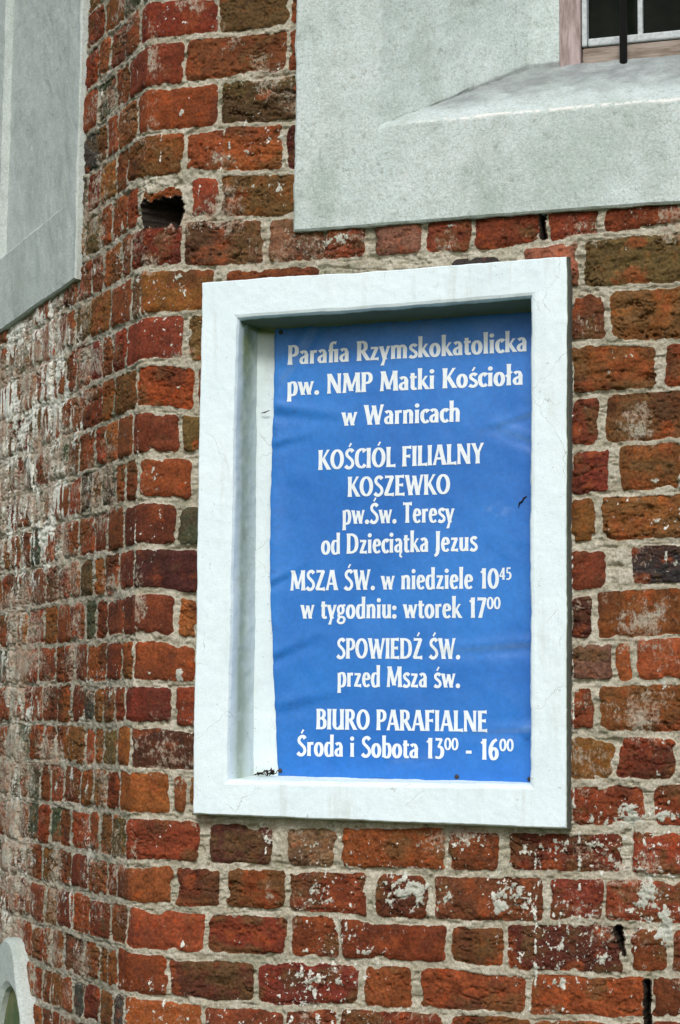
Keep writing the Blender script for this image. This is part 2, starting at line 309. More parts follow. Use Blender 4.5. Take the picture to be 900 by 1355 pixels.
def sign_material():
    M = NT('faded_blue_enamel', .38, .4)
    col = M.mix(M.ramp(M.noise(4.5, 4, .55), .3, .7), (.017, .145, .50), (.028, .198, .61))
    col = M.scale(col, M.ramp(M.noise(120, 5, .7), .25, .75, .9, 1.1))
    # painted soffit shadow, crease shading and grime; pale crease highlights; dust specks
    g = M.attr('grime_shadow'); col = M.mix(M.math('MULTIPLY', g, M.ramp(M.noise(75, 5, .75, stretch=(1, 1, 2.2)), .40, .66, 0, .5)), col, (.022, .045, .12))
    p = M.attr('pale'); col = M.mix(M.math('MULTIPLY', p, M.ramp(M.noise(60, 5, .7), .2, .8, .18, .50)), col, (.30, .46, .70))
    col = M.mix(M.ramp(M.noise(330, 2, .5), .72, .76, 0, .6), col, (.02, .03, .08))
    M.base(col)
    M.put(M.b.inputs['Roughness'], M.ramp(M.noise(14, 4, .6), .3, .7, .32, .5))
    M.bump(M.noise(38, 4, .6), .0006, .5)
    return M.m

MAT_BRICK = brickwork_material()
MAT_SURROUND = plaster_material('grey_lime_plaster', (.53, .625, .62), (.61, .695, .70), (.36, .44, .40), .8, .0034, .45, edge=True, sill=True, pit=1.)
MAT_NICHE = plaster_material('greyer_lime_plaster', (.47, .53, .515), (.54, .60, .59), (.34, .39, .36), .7, .0026, .5, pit=.8)
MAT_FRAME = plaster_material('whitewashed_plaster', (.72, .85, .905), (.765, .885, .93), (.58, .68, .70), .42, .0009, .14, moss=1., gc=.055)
MAT_SIGN = sign_material()
MAT_LETTER = simple_material('white_sign_paint', (.80, .87, .90), (.72, .80, .85), 90, .45, .35)
MAT_WOOD = simple_material('weathered_bare_wood', (.44, .36, .36), (.22, .17, .155), 40, .85, .2, .0025, stretch=(3, 3, .35))
MAT_RAIL = simple_material('weathered_rail_wood', (.34, .29, .25), (.17, .13, .10), 40, .85, .2, .0025, stretch=(.35, 3, 3))
MAT_PUTTY = simple_material('cracked_white_putty', (.55, .60, .62), (.40, .44, .45), 120, .8, .2, .002)
MAT_GLASS = simple_material('dark_dusty_window_glass', (.004, .006, .004), (.009, .012, .008), 9, .12, .05)
MAT_IRON = simple_material('black_painted_iron', (.008, .008, .009), (.014, .012, .011), 150, .5, .3, .001)
MAT_NAIL = simple_material('rusty_nail_steel', (.05, .035, .03), (.02, .018, .018), 300, .6, .4, .0004)
MAT_STALK = simple_material('dry_plant_stalk', (.03, .022, .018), (.015, .012, .01), 300, .9, .1)
MAT_MOSS = simple_material('mossy_recess_plaster', (.085, .135, .065), (.19, .19, .10), 18, .9, .1, .002)
MAT_GRASS = simple_material('churchyard_grass', (.05, .085, .025), (.075, .10, .04), 3, .95, .1)

# ---------------------------------------------------------------- ground
bm = bmesh.new(); bmesh.ops.create_grid(bm, x_segments=60, y_segments=60, size=300)
ground = bm_obj('ground', bm, MAT_GRASS); ground['kind'] = 'structure'

# ---------------------------------------------------------------- brick apse wall
ARX = -0.142                                   # the arris between the two visible facets
S2 = 2 ** -.5
SIDE = 2.742
CORN = [(ARX, 0.0), (ARX + SIDE, 0.0), (ARX - SIDE * S2, SIDE * S2), (ARX - SIDE * S2, SIDE * S2 + 1.4), (ARX + SIDE * (1 + S2), SIDE * S2)]
def path(u):
    """plan position and outward normal at arc length u (u = x on the notice facet)"""
    u = np.asarray(u, float)
    pts = [CORN[3], CORN[2], CORN[0], CORN[1], CORN[4]]
    us = [ARX - SIDE - 1.4, ARX - SIDE, ARX, ARX + SIDE, ARX + 2 * SIDE]
    px = np.interp(u, us, [p[0] for p in pts]); py = np.interp(u, us, [p[1] for p in pts])
    tx = np.empty_like(u); ty = np.empty_like(u)
    for a in range(4):
        d = np.array(pts[a + 1]) - np.array(pts[a]); d /= np.linalg.norm(d)
        m = (u >= us[a]) if a else (u == u)
        tx[m] = d[0]; ty[m] = d[1]
    r = .014
    for a in (1, 2, 3):
        m = np.abs(u - us[a]) < r
        if m.any():
            t = (u[m] - us[a] + r) / (2 * r)
            d0 = np.array(pts[a]) - np.array(pts[a - 1]); d0 /= np.linalg.norm(d0)
            d1 = np.array(pts[a + 1]) - np.array(pts[a]); d1 /= np.linalg.norm(d1)
            P0 = np.array(pts[a]) - d0 * r; P1 = np.array(pts[a]); P2 = np.array(pts[a]) + d1 * r
            q = (1 - t)[:, None] ** 2 * P0 + (2 * t * (1 - t))[:, None] * P1 + t[:, None] ** 2 * P2
            tt = (1 - t)[:, None] * d0 + t[:, None] * d1; tt /= np.linalg.norm(tt, axis=1)[:, None]
            px[m] = q[:, 0]; py[m] = q[:, 1]; tx[m] = tt[:, 0]; ty[m] = tt[:, 1]
    return px, py, ty, -tx

CLS = {'D': (.195, .046, .019), 'R': (.245, .062, .021), 'O': (.275, .088, .026), 'M': (.105, .029, .018), 'B': (.150, .082, .030),
       'b': (.215, .070, .024), 'G': (.085, .088, .055), 'K': (.050, .040, .042), 'P': (.26, .115, .070), 'H': (.16, .04, .02)}
rb = random.Random(11)
courses = []
zmean = [np.mean([p[1] for p in b]) for b in BEDS]
bed_fn = [(np.array([p[0] for p in b]), np.array([p[1] for p in b])) for b in BEDS]
z = zmean[0]; top = []
while z < 5.7:
    z += .0985 + rb.uniform(-.003, .003); top.append(z)
z = zmean[-1]; bot = []
while z > -.15:
    z -= .0975 + rb.uniform(-.003, .003); bot.append(z)
allbeds = [(np.array([0.]), np.array([t])) for t in top[::-1]] + bed_fn + [(np.array([0.]), np.array([t])) for t in bot]
first = len(top) - 1                           # course 'z' lies between the last added bed and BEDS[0]
def fill(u0, u1, left, lst, pal):
    """random bond between u0 and u1, walking away from the known bricks"""
    u = u1 if left else u0
    while (u > u0) if left else (u < u1):
        g = rb.uniform(.010, .017)
        L = rb.choice([.045, .055, .06, .07, .075, .085, .095, .11, .125]) if left else rb.choice([.11, .12, .17, .215, .225, .235])
        c = rb.choice(pal) + rb.choice('0111')
        if left: lst.append((u - g - L, u - g, c)); u -= g + L
        else: lst.append((u + g, u + g + L, c)); u += g + L
for n in range(len(allbeds) - 1):
    k = n - first; L = []
    if 0 <= k < len(COURSES):
        L = list(COURSES[k]); u0 = L[0][0]; u1 = L[-1][1]
    else:
        s = ARX - rb.uniform(.01, .06); L = [(s, s + rb.choice([.1, .12, .2]), rb.choice('DROM') + '0')]; u0, u1 = L[0][:2]
    fill(-4.3, u0, True, L, 'bbbOORRBDG'); fill(u1, ARX + 2 * SIDE + .1, False, L, 'DDRRbOMB')
    courses.append(L)

du = STEP
ul = np.concatenate([np.arange(ARX - SIDE - 1.4, ARX - SIDE, .04), np.arange(ARX - SIDE, ARX - 1.2, .012), np.arange(ARX - 1.2, ARX - .02, du * 1.45),
                     np.arange(ARX - .02, ARX + .02, du * .6), np.arange(ARX + .02, 1.10, du), np.arange(1.10, ARX + SIDE, .012), np.arange(ARX + SIDE, ARX + 2 * SIDE, .04)])
zl = np.concatenate([np.arange(-.06, .84, .012), np.arange(.84, 3.40, du), np.arange(3.40, 5.6, .012)])
nu, nz = len(ul), len(zl)
U, Z = np.meshgrid(ul.astype(np.float32), zl.astype(np.float32))
f2 = (U < ARX)
wu = .0026 * fbm(U * 70, Z * 70, 1, 4) + .0055 * fbm(U * 16, Z * 16, 2, 2)
wz = .0024 * fbm(U * 70, Z * 70, 5, 4) + .0042 * fbm(U * 12, Z * 12, 6, 2)
S = np.full(U.shape, -.02, np.float32); HB = np.zeros_like(U); RG = np.zeros_like(U)
COL = np.zeros(U.shape + (3,), np.float32); HOLE = np.zeros_like(U)
bedz = []
for bx, bz in allbeds:
    w = .0022 * vnoise(ul * 9, np.full(nu, bz.mean() * 31), 3)
    bedz.append(np.interp(ul, bx, bz) + w)
for n, L in enumerate(courses):
    zt, zb = bedz[n], bedz[n + 1]
    i0 = np.searchsorted(zl, zb.min() - .02); i1 = np.searchsorted(zl, zt.max() + .02)
    if i1 <= i0: continue
    for (a, b, c) in L:
        j0 = np.searchsorted(ul, a - .012); j1 = np.searchsorted(ul, b + .012)
        if j1 <= j0: continue
        sl = (slice(i0, i1), slice(j0, j1))
        uu = U[sl] + wu[sl]; zz = Z[sl] + wz[sl]
        hj = .0082 + rb.uniform(-.002, .0025)
        ztt = zt[None, j0:j1] - hj - rb.uniform(-.002, .003); zbb = zb[None, j0:j1] + hj
        sk = rb.uniform(-.05, .05)
        dx = np.minimum(uu + sk * (zz - (ztt + zbb) / 2) - a, b - uu - sk * (zz - (ztt + zbb) / 2)); dz = np.minimum(ztt - zz, zz - zbb)
        r = rb.uniform(.004, .014)
        ax = np.maximum(r - dx, 0); az = np.maximum(r - dz, 0)
        sd = np.where((dx < r) & (dz < r), r - np.sqrt(ax * ax + az * az), np.minimum(dx, dz))
        if c[0] == 'H':                        # lost brick: an open hole with a sliver of brick left above it
            uu = uu + .016 * fbm(uu * 48, zz * 48, 71, 4) - .006; zz = zz + .017 * fbm(uu * 42, zz * 42, 72, 4); zbb = zbb - .012; hm = (zz < (zbb + (ztt - zbb) * .56)) & (uu > a + .012) & (uu < b - .002)
            HOLE[sl] = np.maximum(HOLE[sl], hm * sst(-.002, .006, np.minimum(np.minimum(uu - a - .012, b - .002 - uu), np.minimum(zz - zbb + .004, zbb + (ztt - zbb) * .56 - zz))))
            dz = np.minimum(zbb + (ztt - zbb) * .83 - zz, zz - zbb - (ztt - zbb) * .63); dx = np.minimum(uu - a - .01, b - .004 - uu); sd = np.minimum(dx, dz); c = 'O1'
        cur = S[sl]; m = sd > cur
        base = np.array(CLS[c[0]]) * np.array([rb.uniform(.82, 1.2), rb.uniform(.85, 1.2), rb.uniform(.8, 1.2)]) * rb.uniform(.85, 1.15)
        rough = float(c[1]) if len(c) > 1 else 1.
        off = rb.uniform(-.003, .003); tx_, tz_ = rb.uniform(-.012, .012), rb.uniform(-.02, .02)
        hb = off + tx_ * (uu - (a + b) / 2) + tz_ * (zz - (ztt + zbb) / 2)
        sub = COL[sl]; sub[m] = base; COL[sl] = sub
        t = HB[sl]; t[m] = hb[m]; HB[sl] = t
        t = RG[sl]; t[m] = rough; RG[sl] = t
        cur[m] = sd[m]; S[sl] = cur
    # nothing else in this course
S = S + .0030 - .0070 * sst(.25, .65, fbm(U * 22, Z * 22, 8, 3)) - .0022 * sst(.15, .5, fbm(U * 60, Z * 60, 9, 3))   # chipped arrises, mortar lapping over
# colour changes inside the bricks: burnt skins, olive crusts, orange cores
n1 = fbm(U * 22, Z * 26, 11, 4); n2 = fbm(U * 46, Z * 60, 12, 4); n3 = fbm(U * 9, Z * 9, 13, 3)
COL *= (.86 * (1 + .5 * n2))[..., None]
olive = sst(.05, .45, n1 + .25 * (RG - 1)) * np.where(RG > .5, .7, .28)
COL += (np.array([.135, .080, .030], np.float32) - COL) * (olive * .8)[..., None]
dark = sst(.18, .5, n3 + .3 * n2) * .55
COL += (np.array([.06, .022, .014], np.float32) - COL) * dark[..., None]
COL *= np.array([.84, .88, .92], np.float32)
core = sst(.25, .55, -n1 + .2 * n3) * np.where(RG > .5, .6, .4)
COL += (np.array([.265, .066, .021], np.float32) - COL) * core[..., None]
COL = np.clip(COL, .008, .6)
# heights
crk = np.abs(fbm(U * 13 + .6 * n2, Z * 40 + 1.5 * n3, 21, 3))
crk2 = np.abs(fbm(U * 30, Z * 30 + n2, 22, 3))
lay = fbm(U * 20, Z * 55, 23, 4)
grain = fbm(U * 190, Z * 190, 24, 3)
hb = HB + np.where(RG > 1.5, .0064, np.where(RG > .5, .0032, .0010)) * lay + np.where(RG > .5, .0016, .0008) * grain
hb -= np.where(RG > 1.5, .0105, np.where(RG > .5, .0056, .0005)) * sst(.075, .0, crk) * sst(-.3, .2, n3 + n1)
hb -= np.where(RG > .5, .0035, .0003) * sst(.045, .0, crk2)
hb -= .004 * sst(.42, .6, fbm(U * 75, Z * 75, 26, 2)) * np.where(RG > .5, 1, .35)
hb -= .0035 * sst(.012, .0, S)                                       # worn arrises
mh = -.0055 + .0038 * fbm(U * 26, Z * 34, 31, 3) + .0040 * fbm(U * 95, Z * 95, 32, 3) - .005 * sst(.4, .6, fbm(U * 62, Z * 62, 37, 2)) + .0014 * grain
mh -= .0055 * sst(.25, .55, fbm(U * 11, Z * 60, 33, 3))              # raked, crumbled lengths of joint
mh += .004 * sst(.1, .5, fbm(U * 7, Z * 7, 34, 3))
mh -= .005 * sst(.075, .0, np.abs(fbm(U * 5, Z * 48, 35, 3))) * sst(-.2, .3, fbm(U * 8, Z * 8, 36, 2))
mh += np.where(f2, .0015, 0)
e = sst(-.0014, .0026, S)
H = mh * (1 - e) + hb * e
fl2 = fbm(U * 230, Z * 190, 51, 3)
# limewash: flecks, splashes, drips, and the heavily smeared left facet
fl = fbm(U * 105, Z * 85, 41, 4); den = fbm(U * 4.5, Z * 6, 42, 3); fl = np.maximum(fl, fl2 * .9 - .05); st = fbm(U * 75, Z * 15, 43, 4)
wash = .27 + .60 * (fl - .36) + .24 * den + .055 * sst(1.75, 1.3, Z) * sst(-.1, .3, U)
for (bx, bz, rx, rz, s) in BLOBS:
    wash += .5 * s * np.exp(-(((U - bx) / (rx * .85)) ** 2 + ((Z - bz) / (rz * .85)) ** 2) ** 1.3) * (.75 + .9 * fbm(U * 60, Z * 60, 44, 2))
for (dx_, z0, z1) in DRIPS:
    wash += .55 * np.exp(-((U - dx_ - .0012 * vnoise(Z * 40, Z * 0 + dx_ * 50, 3)) / .0026) ** 2) * ((Z < z0) & (Z > z1)) * sst(-.25, .35, fbm(U * 4, Z * 55, 45, 2) + .15)
sl = np.where(f2, ARX - U, 0)
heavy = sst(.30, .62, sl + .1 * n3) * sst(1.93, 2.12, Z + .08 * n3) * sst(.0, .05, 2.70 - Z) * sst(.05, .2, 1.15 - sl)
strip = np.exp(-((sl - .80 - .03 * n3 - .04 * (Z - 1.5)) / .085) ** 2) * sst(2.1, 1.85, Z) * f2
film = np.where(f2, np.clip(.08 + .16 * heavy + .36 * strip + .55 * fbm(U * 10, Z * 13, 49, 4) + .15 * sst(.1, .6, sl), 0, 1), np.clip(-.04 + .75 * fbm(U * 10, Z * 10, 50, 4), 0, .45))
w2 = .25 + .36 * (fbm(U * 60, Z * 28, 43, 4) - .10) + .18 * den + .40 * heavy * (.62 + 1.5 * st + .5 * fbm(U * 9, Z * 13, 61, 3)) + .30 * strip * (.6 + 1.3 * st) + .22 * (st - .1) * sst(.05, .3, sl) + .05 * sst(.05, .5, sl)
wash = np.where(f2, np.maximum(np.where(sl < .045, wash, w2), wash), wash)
sun_spot = np.exp(-(((sl - .555) / .03) ** 2 + ((Z - 2.20) / .075) ** 2) ** 1.5) * f2; wash += .8 * sun_spot  # patch of sunlight painted in as a pale spot
BM = 0
for (bx, bz, rx, rz, s_) in BLOBS:
    if rx > .0115: BM = np.maximum(BM, np.exp(-((U - bx) / rx) ** 2 - ((Z - bz) / rz) ** 2))
wash = np.clip(wash, 0, 1.1)
wtint = np.clip(np.where(f2, .62 + .6 * fbm(U * 12, Z * 9, 46, 3), .35 + .9 * fbm(U * 9, Z * 9, 47, 2)), 0, 1)
wtint = np.where(sun_spot > .4, .0, np.maximum(wtint * np.where(f2, 1 - .75 * heavy, .6), sst(.25, .6, BM) * .85))
wm = sst(.44, .60, wash)
H = H + wm * (.0014 + .0012 * fbm(U * 120, Z * 120, 48, 2)) + .002 * sst(.7, 1., wash)
H = H + sst(.3, .9, strip) * .006 + heavy * .003
# the lost brick and two open cracks in the perpends at the lower right
HOLE = np.maximum(HOLE, (np.abs(U - .909 + .010 * sst(1.19, 1.24, Z) - .005 * n2 - .004 * n1) < .0012 + .0048 * sst(1.195, 1.245, Z)) * (Z > 1.195) * (Z < 1.250))
HOLE = np.maximum(HOLE, sst(.0048, .002, np.abs(U - .953 + .003 * n1 - .003 * n2)) * (Z < 1.150) * (Z > 1.03))
HOLE = np.maximum(HOLE, sst(.004, .0015, np.abs(U - .751 - .004 * n2)) * (Z < 2.72) * (Z > 2.64))
lump = np.exp(-(((U + .085) / .10) ** 2 + ((Z - 2.79) / .07) ** 2) ** 2); H = H + lump * (.008 * fbm(U * 55, Z * 55, 73, 4) - .003)
H = H * (1 - HOLE) - HOLE * (.19 + .06 * fbm(U * 40, Z * 40, 74, 3))
hl = HOLE > .5
hl = HOLE > .02
for _ in range(2):
    h2 = hl.copy(); h2[1:] |= hl[:-1]; h2[:-1] |= hl[1:]; h2[:, 1:] |= hl[:, :-1]; h2[:, :-1] |= hl[:, 1:]; hl = h2
COL[hl] = np.array([.022, .016, .012]) ; e = np.where(hl, 1., e); wash = np.where(hl, 0., wash)  # darkness of the hole and cracks put into the colour
px, py, nx, ny = path(ul)
V = np.empty((nz, nu, 3), np.float32)
V[..., 0] = px[None] + nx[None] * H; V[..., 1] = py[None] + ny[None] * H; V[..., 2] = Z
Q = grid_quads(nu, nz)
uc = (ul[:-1] + ul[1:]) / 2; zc = (zl[:-1] + zl[1:]) / 2
UC, ZC = np.meshgrid(uc, zc); SC = ARX - UC
cut = ((UC > .035) & (UC < .785) & (ZC > 1.470) & (ZC < 2.560)) | ((UC > .25) & (UC < 2.21) & (ZC > 2.735) & (ZC < 5.08))
cut |= (SC > .44) & (SC < 1.08) & (ZC > 2.735) & (ZC < 5.05)
cut |= (np.abs(SC - .705) < np.interp(ZC, [0, .612, .762, .842, .887, .922, .946, .962, .979, .990], [.117, .117, .113, .104, .093, .081, .069, .058, .044, .02]) + .002) & (ZC < .992)
Q = Q[~cut.ravel()]
used = np.zeros(nu * nz, bool); used[Q.ravel()] = True
remap = np.cumsum(used) - 1
me = mesh_np('wall', V.reshape(-1, 3)[used], remap[Q])
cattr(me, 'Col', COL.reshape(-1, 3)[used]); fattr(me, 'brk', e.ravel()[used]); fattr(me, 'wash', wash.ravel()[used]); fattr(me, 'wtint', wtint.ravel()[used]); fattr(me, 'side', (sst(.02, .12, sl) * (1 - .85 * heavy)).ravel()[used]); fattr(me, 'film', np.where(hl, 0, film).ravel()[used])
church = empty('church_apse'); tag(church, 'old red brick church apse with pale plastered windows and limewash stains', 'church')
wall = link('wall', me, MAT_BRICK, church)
wall['label'] = 'weathered red brick wall turning a corner, flecked with old limewash'
del V, Q, U, Z, S, COL, H

# ---------------------------------------------------------------- plaster work: a profile swept round a loop of points
def sweep(name, rings, mat, parent, closed=True, step=.006, amp=(.0012, .0006), xf=None, maxr=None, flags=None, seed=0, shade_grime_fn=None, wob=.0022):
    """rings: list of (K,3) loops; each profile span is divided to about `step`"""
    R = [np.array(r, float) for r in rings]
    K = len(R[0]); out = [R[0]]; ed = [0.]
    fl = flags or [0] * len(R)
    for a in range(len(R) - 1):
        Lm = np.max(np.linalg.norm(R[a + 1] - R[a], axis=1)); n = max(1, int(Lm / step))
        if maxr: n = min(n, maxr)
        ts = [i / n for i in range(1, n + 1)]
        if Lm > .008: ts = [.0012 / Lm] + [t for t in ts[:-1] if t > .002 / Lm and t < 1 - .002 / Lm] + [1 - .0012 / Lm, 1.]
        for t in ts:
            out.append(R[a] * (1 - t) + R[a + 1] * t); ed.append(fl[a] * (1 - t) + fl[a + 1] * t)
    P = np.array(out); nr = len(P)
    V = P.reshape(-1, 3)
    if wob:
        V = V + wob * np.stack([fbm3(V * 5 + 11, seed + 31, 3), 0 * V[:, 0], fbm3(V * 5 + 37, seed + 57, 3)], 1) + .0011 * np.stack([fbm3(V * 45 + 11, seed + 71, 3), 0 * V[:, 0], fbm3(V * 45 + 37, seed + 77, 3)], 1)
    kk = K if closed else K - 1
    i = np.arange(nr - 1)[:, None] * K; j = np.arange(kk)[None]; j2 = (j + 1) % K
    Q = np.stack([i + j, i + j2, i + K + j2, i + K + j], -1).reshape(-1, 4)
    me = mesh_np(name, V, Q)
    nrm = vnormals(me)
    V = V + nrm * (amp[0] * fbm3(V * 22, seed + 3, 3) + amp[1] * fbm3(V * 120, seed + 5, 3))[:, None]
    E = np.repeat(np.array(ed), K)
    M = shade_grime_fn(V) if shade_grime_fn else None
    if xf is not None: V = xf(V)
    me.vertices.foreach_set('co', V.astype(np.float32).ravel()); me.update()
    me.set_sharp_from_angle(angle=math.radians(27))
    fattr(me, 'edge', E)
    if M is not None: fattr(me, 'moss', M)
    return link(name, me, mat, parent)
def rectloop(c4, y, n):
    """c4: TL, TR, BR, BL as (x, z); n points per side"""
    pts = []
    for a in range(4):
        p, q = np.array(c4[a]), np.array(c4[(a + 1) % 4])
        for i in range(n[a % 2]):
            t = i / n[a % 2]; r = p * (1 - t) + q * t; pts.append((r[0], y, r[1]))
    return np.array(pts)
def inset(c4, d):
    (a, b, c, e_) = c4
    return [(a[0] + d, a[1] - d), (b[0] - d, b[1] - d), (c[0] - d, c[1] + d), (e_[0] + d, e_[1] + d)]
def quad(x0, x1, z0, z1): return [(x0, z1), (x1, z1), (x1, z0), (x0, z0)]

# window surround on the notice facet: flat band, splayed reveal, sloping sill
N = (260, 330)
WO = [(.214, 5.10), (2.25, 5.10), (2.25, 2.693), (.2135, 2.690)]; WI = [(.398, 4.92), (2.06, 4.92), (2.06, 2.908), (.402, 2.905)]
WB = [(.676, 4.76), (1.79, 4.76), (1.79, 3.094), (.676, 3.092)]
rings = [rectloop(inset(WO, -.001), .03, N), rectloop(inset(WO, -.001), -.010, N), rectloop(inset(WO, .0035), -.014, N),
         rectloop(inset(WI, -.006), -.014, N), rectloop(inset(WI, -.001), -.0135, N), rectloop(inset(WI, .003), -.0105, N), rectloop(inset(WI, .009), -.005, N), rectloop(WB, .240, N), rectloop([(.69, 4.745), (1.776, 4.745), (1.776, 3.095), (.69, 3.093)], .246, N), rectloop([(.75, 4.69), (1.72, 4.69), (1.72, 3.098), (.75, 3.096)], .252, N), rectloop([(.76, 4.68), (1.71, 4.68), (1.71, 3.099), (.76, 3.097)], .31, N)]
sur = sweep('window_surround', rings, MAT_SURROUND, church, step=.010, amp=(.0028, .0010), flags=[0, 0, 0, 0, .45, 1, 0, 0, 0, 0, 0], seed=2, wob=.0035)
# the white edge line only along the sill
me = sur.data; n_ = len(me.vertices); co = np.empty(n_ * 3, np.float32); me.vertices.foreach_get('co', co); co = co.reshape(-1, 3)
ev = np.empty(n_, np.float32); me.attributes['edge'].data.foreach_get('value', ev)
gv = sst(.0, .03, co[:, 1]) * (co[:, 2] < 3.105) * sst(-.006, .004, 2.9 + .79 * co[:, 1] + .012 - co[:, 2] + .0) * (co[:, 0] > .40 + 1.12 * co[:, 1] - .012)  # sloping sill mixed towards a darker grey
fattr(me, 'moss', gv)
me.attributes['edge'].data.foreach_set('value', ev * (co[:, 2] < 2.94) * (co[:, 0] > .42) * sst(.40, .62, co[:, 0]))

pts = []
for k in range(15):
    t = .06 + .9 * k / 14; x = .402 + t * .274; y = -.004 + t * .244; pts.append((x + .003 + rb.uniform(-.002, .002), y - .004, 2.905 + .187 * t + .0045 + rb.uniform(-.0025, .0025)))
bm = bmesh.new()
for k in range(14):
    p, q = Vector(pts[k]), Vector(pts[k + 1]); w = rb.uniform(.0003, .0011); d = Vector((.5, -.5, -.7)).normalized() * w
    up = Vector((-.2, -.6, .6)).normalized() * .0016
    vs_ = [bm.verts.new(v) for v in (p - d + up, q - d * .6 + up, q + d * .6 + up, p + d + up)]; bm.faces.new(vs_)
bm_obj('plaster_crack', bm, simple_material('grey_crack_line', (.16, .17, .15), (.09, .09, .08), 80, .95, .1), sur)  # thin dark line drawn along the splay and sill junction

# blind niche with plaster surround on the left facet
def xf2(V):
    return np.stack([ARX - S2 * V[:, 0] - S2 * (-V[:, 1]), S2 * V[:, 0] - S2 * (-V[:, 1]), V[:, 2]], 1)
NO = [(.405, 5.08), (1.115, 5.08), (1.115, 2.664), (.400, 2.690)]; NI = [(.50, 4.95), (1.012, 4.95), (1.012, 2.868), (.503, 2.893)]
NBk = [(.507, 4.935), (1.007, 4.935), (1.007, 2.884), (.507, 2.907)]
Nn = (120, 320)
rings = [rectloop(inset(NO, -.001), .03, Nn), rectloop(inset(NO, -.001), -.010, Nn), rectloop(inset(NO, .0035), -.014, Nn), rectloop(inset(NI, -.004), -.014, Nn), rectloop(inset(NI, .003), -.009, Nn), rectloop(NBk, .006, Nn)]
mid_ = [((NBk[0][0] + NBk[1][0]) / 2 + dx, z_) for dx, z_ in ((0, 4.4), (0, 4.4), (0, 3.3), (0, 3.3))]
rings.append(rectloop(mid_, .008, Nn))
def flip2(V): return xf2(V)
niche = sweep('wall_niche', rings, MAT_NICHE, church, step=.012, amp=(.0026, .0010), seed=9, xf=flip2, wob=.004)
niche['label'] = 'tall blind niche in grey plaster on the left facet of the apse'

# low pointed niche at the foot of the left facet
prof = [(0, 1.106), (.04, 1.104), (.075, 1.094), (.106, 1.070), (.137, 1.026), (.165, .992), (.196, .955), (.225, .915), (.25, .86), (.265, .78), (.27, .6), (.27, .3), (.27, .0)]
inn = [(0, .986), (.022, .982), (.040, .975), (.055, .967), (.072, .950), (.085, .934), (.100, .910), (.115, .875), (.128, .83), (.14, .75), (.145, .6), (.145, .3), (.145, .0)]
def arch(pr, y, c, d=0, sub=5):
    pr = np.array(pr); t = np.arange(len(pr)); tt = np.linspace(0, len(pr) - 1, (len(pr) - 1) * sub + 1)
    x = np.interp(tt, t, pr[:, 0]); z_ = np.interp(tt, t, pr[:, 1])
    x = np.maximum(x - d * np.minimum(1, x / .05), 0); z_ = z_ - d * (z_ > .05)
    xs = np.concatenate([-x[::-1], x[1:]]); zs = np.concatenate([z_[::-1], z_[1:]])
    return np.stack([c + xs, np.full_like(xs, y), zs], 1)
cc = .735; ci = .705
prof = [(x * .66, z) for x, z in prof]
inn = [(x * .80, z + .012) for x, z in inn]
rings = [arch(prof, .03, cc, -.004), arch(prof, -.020, cc), arch(prof, -.030, cc, .008), arch(inn, -.030, ci, -.012), arch(inn, -.022, ci), arch(inn, -.006, ci, .002)]
pn = sweep('pointed_niche', rings, MAT_NICHE, church, closed=False, step=.008, amp=(.0016, .0006), seed=14, xf=flip2, wob=.003)
pn['label'] = 'low pointed niche with pale plaster surround at the left foot of the wall'
b0 = arch(inn, -.009, ci, -.004); vv = [tuple(p) for p in b0]
me = bpy.data.meshes.new('recess_back'); K = len(vv); h = K // 2
me.from_pydata(vv, [], [(i, i + 1, K - 2 - i, K - 1 - i) if i + 1 < K - 2 - i else (i, i + 1, K - 1 - i) for i in range(h)])
co = flip2(np.array(vv)); me.vertices.foreach_set('co', co.astype(np.float32).ravel()); me.update()
link('recess_back', me, MAT_MOSS, pn)

# ---------------------------------------------------------------- window in the surround
window = empty('window'); window.parent = church
def win_box(name, x0, x1, y0, y1, z0, z1, mat, parent, bev=.003):
    bm = bmesh.new(); box_bm(bm, x0, x1, y0, y1, z0, z1, bev, 2); return bm_obj(name, bm, mat, parent)
bm = bmesh.new()
box_bm(bm, .742, .790, .246, .33, 3.085, 4.70, .004)
bm_obj('side_post', bm, MAT_WOOD, window)
win_box('side_post', 1.69, 1.738, .246, .33, 3.085, 4.70, MAT_WOOD, window, .004)
win_box('cross_rail', .792, 1.688, .256, .33, 3.088, 3.1325, MAT_RAIL, window, .004)
win_box('cross_rail', .792, 1.688, .256, .33, 4.602, 4.70, MAT_RAIL, window, .004)
bm = bmesh.new()
box_bm(bm, .7915, .8035, .252, .30, 3.135, 4.60, .003); box_bm(bm, 1.676, 1.688, .252, .30, 3.135, 4.60, .003); box_bm(bm, .805, 1.675, .253, .30, 3.1345, 3.153, .004)
bm_obj('putty_edge', bm, MAT_PUTTY, window)
for k in range(5):
    x = .914 + k * .152; win_box('glazing_bar', x, x + .011, .262, .29, 3.154, 4.60, MAT_PUTTY, window, .002)
bm = bmesh.new(); box_bm(bm, .80, 1.68, .278, .284, 3.14, 4.61)
bm_obj('pane', bm, MAT_GLASS, window)
for k in range(4):
    bm = bmesh.new(); x = .8885 + k * .235
    bmesh.ops.create_cone(bm, cap_ends=True, segments=20, radius1=.0085, radius2=.0085, depth=1.75, matrix=Matrix.Translation((x, .222, 3.055 + .875)))
    bm_obj('security_bar', bm, MAT_IRON, church, True)

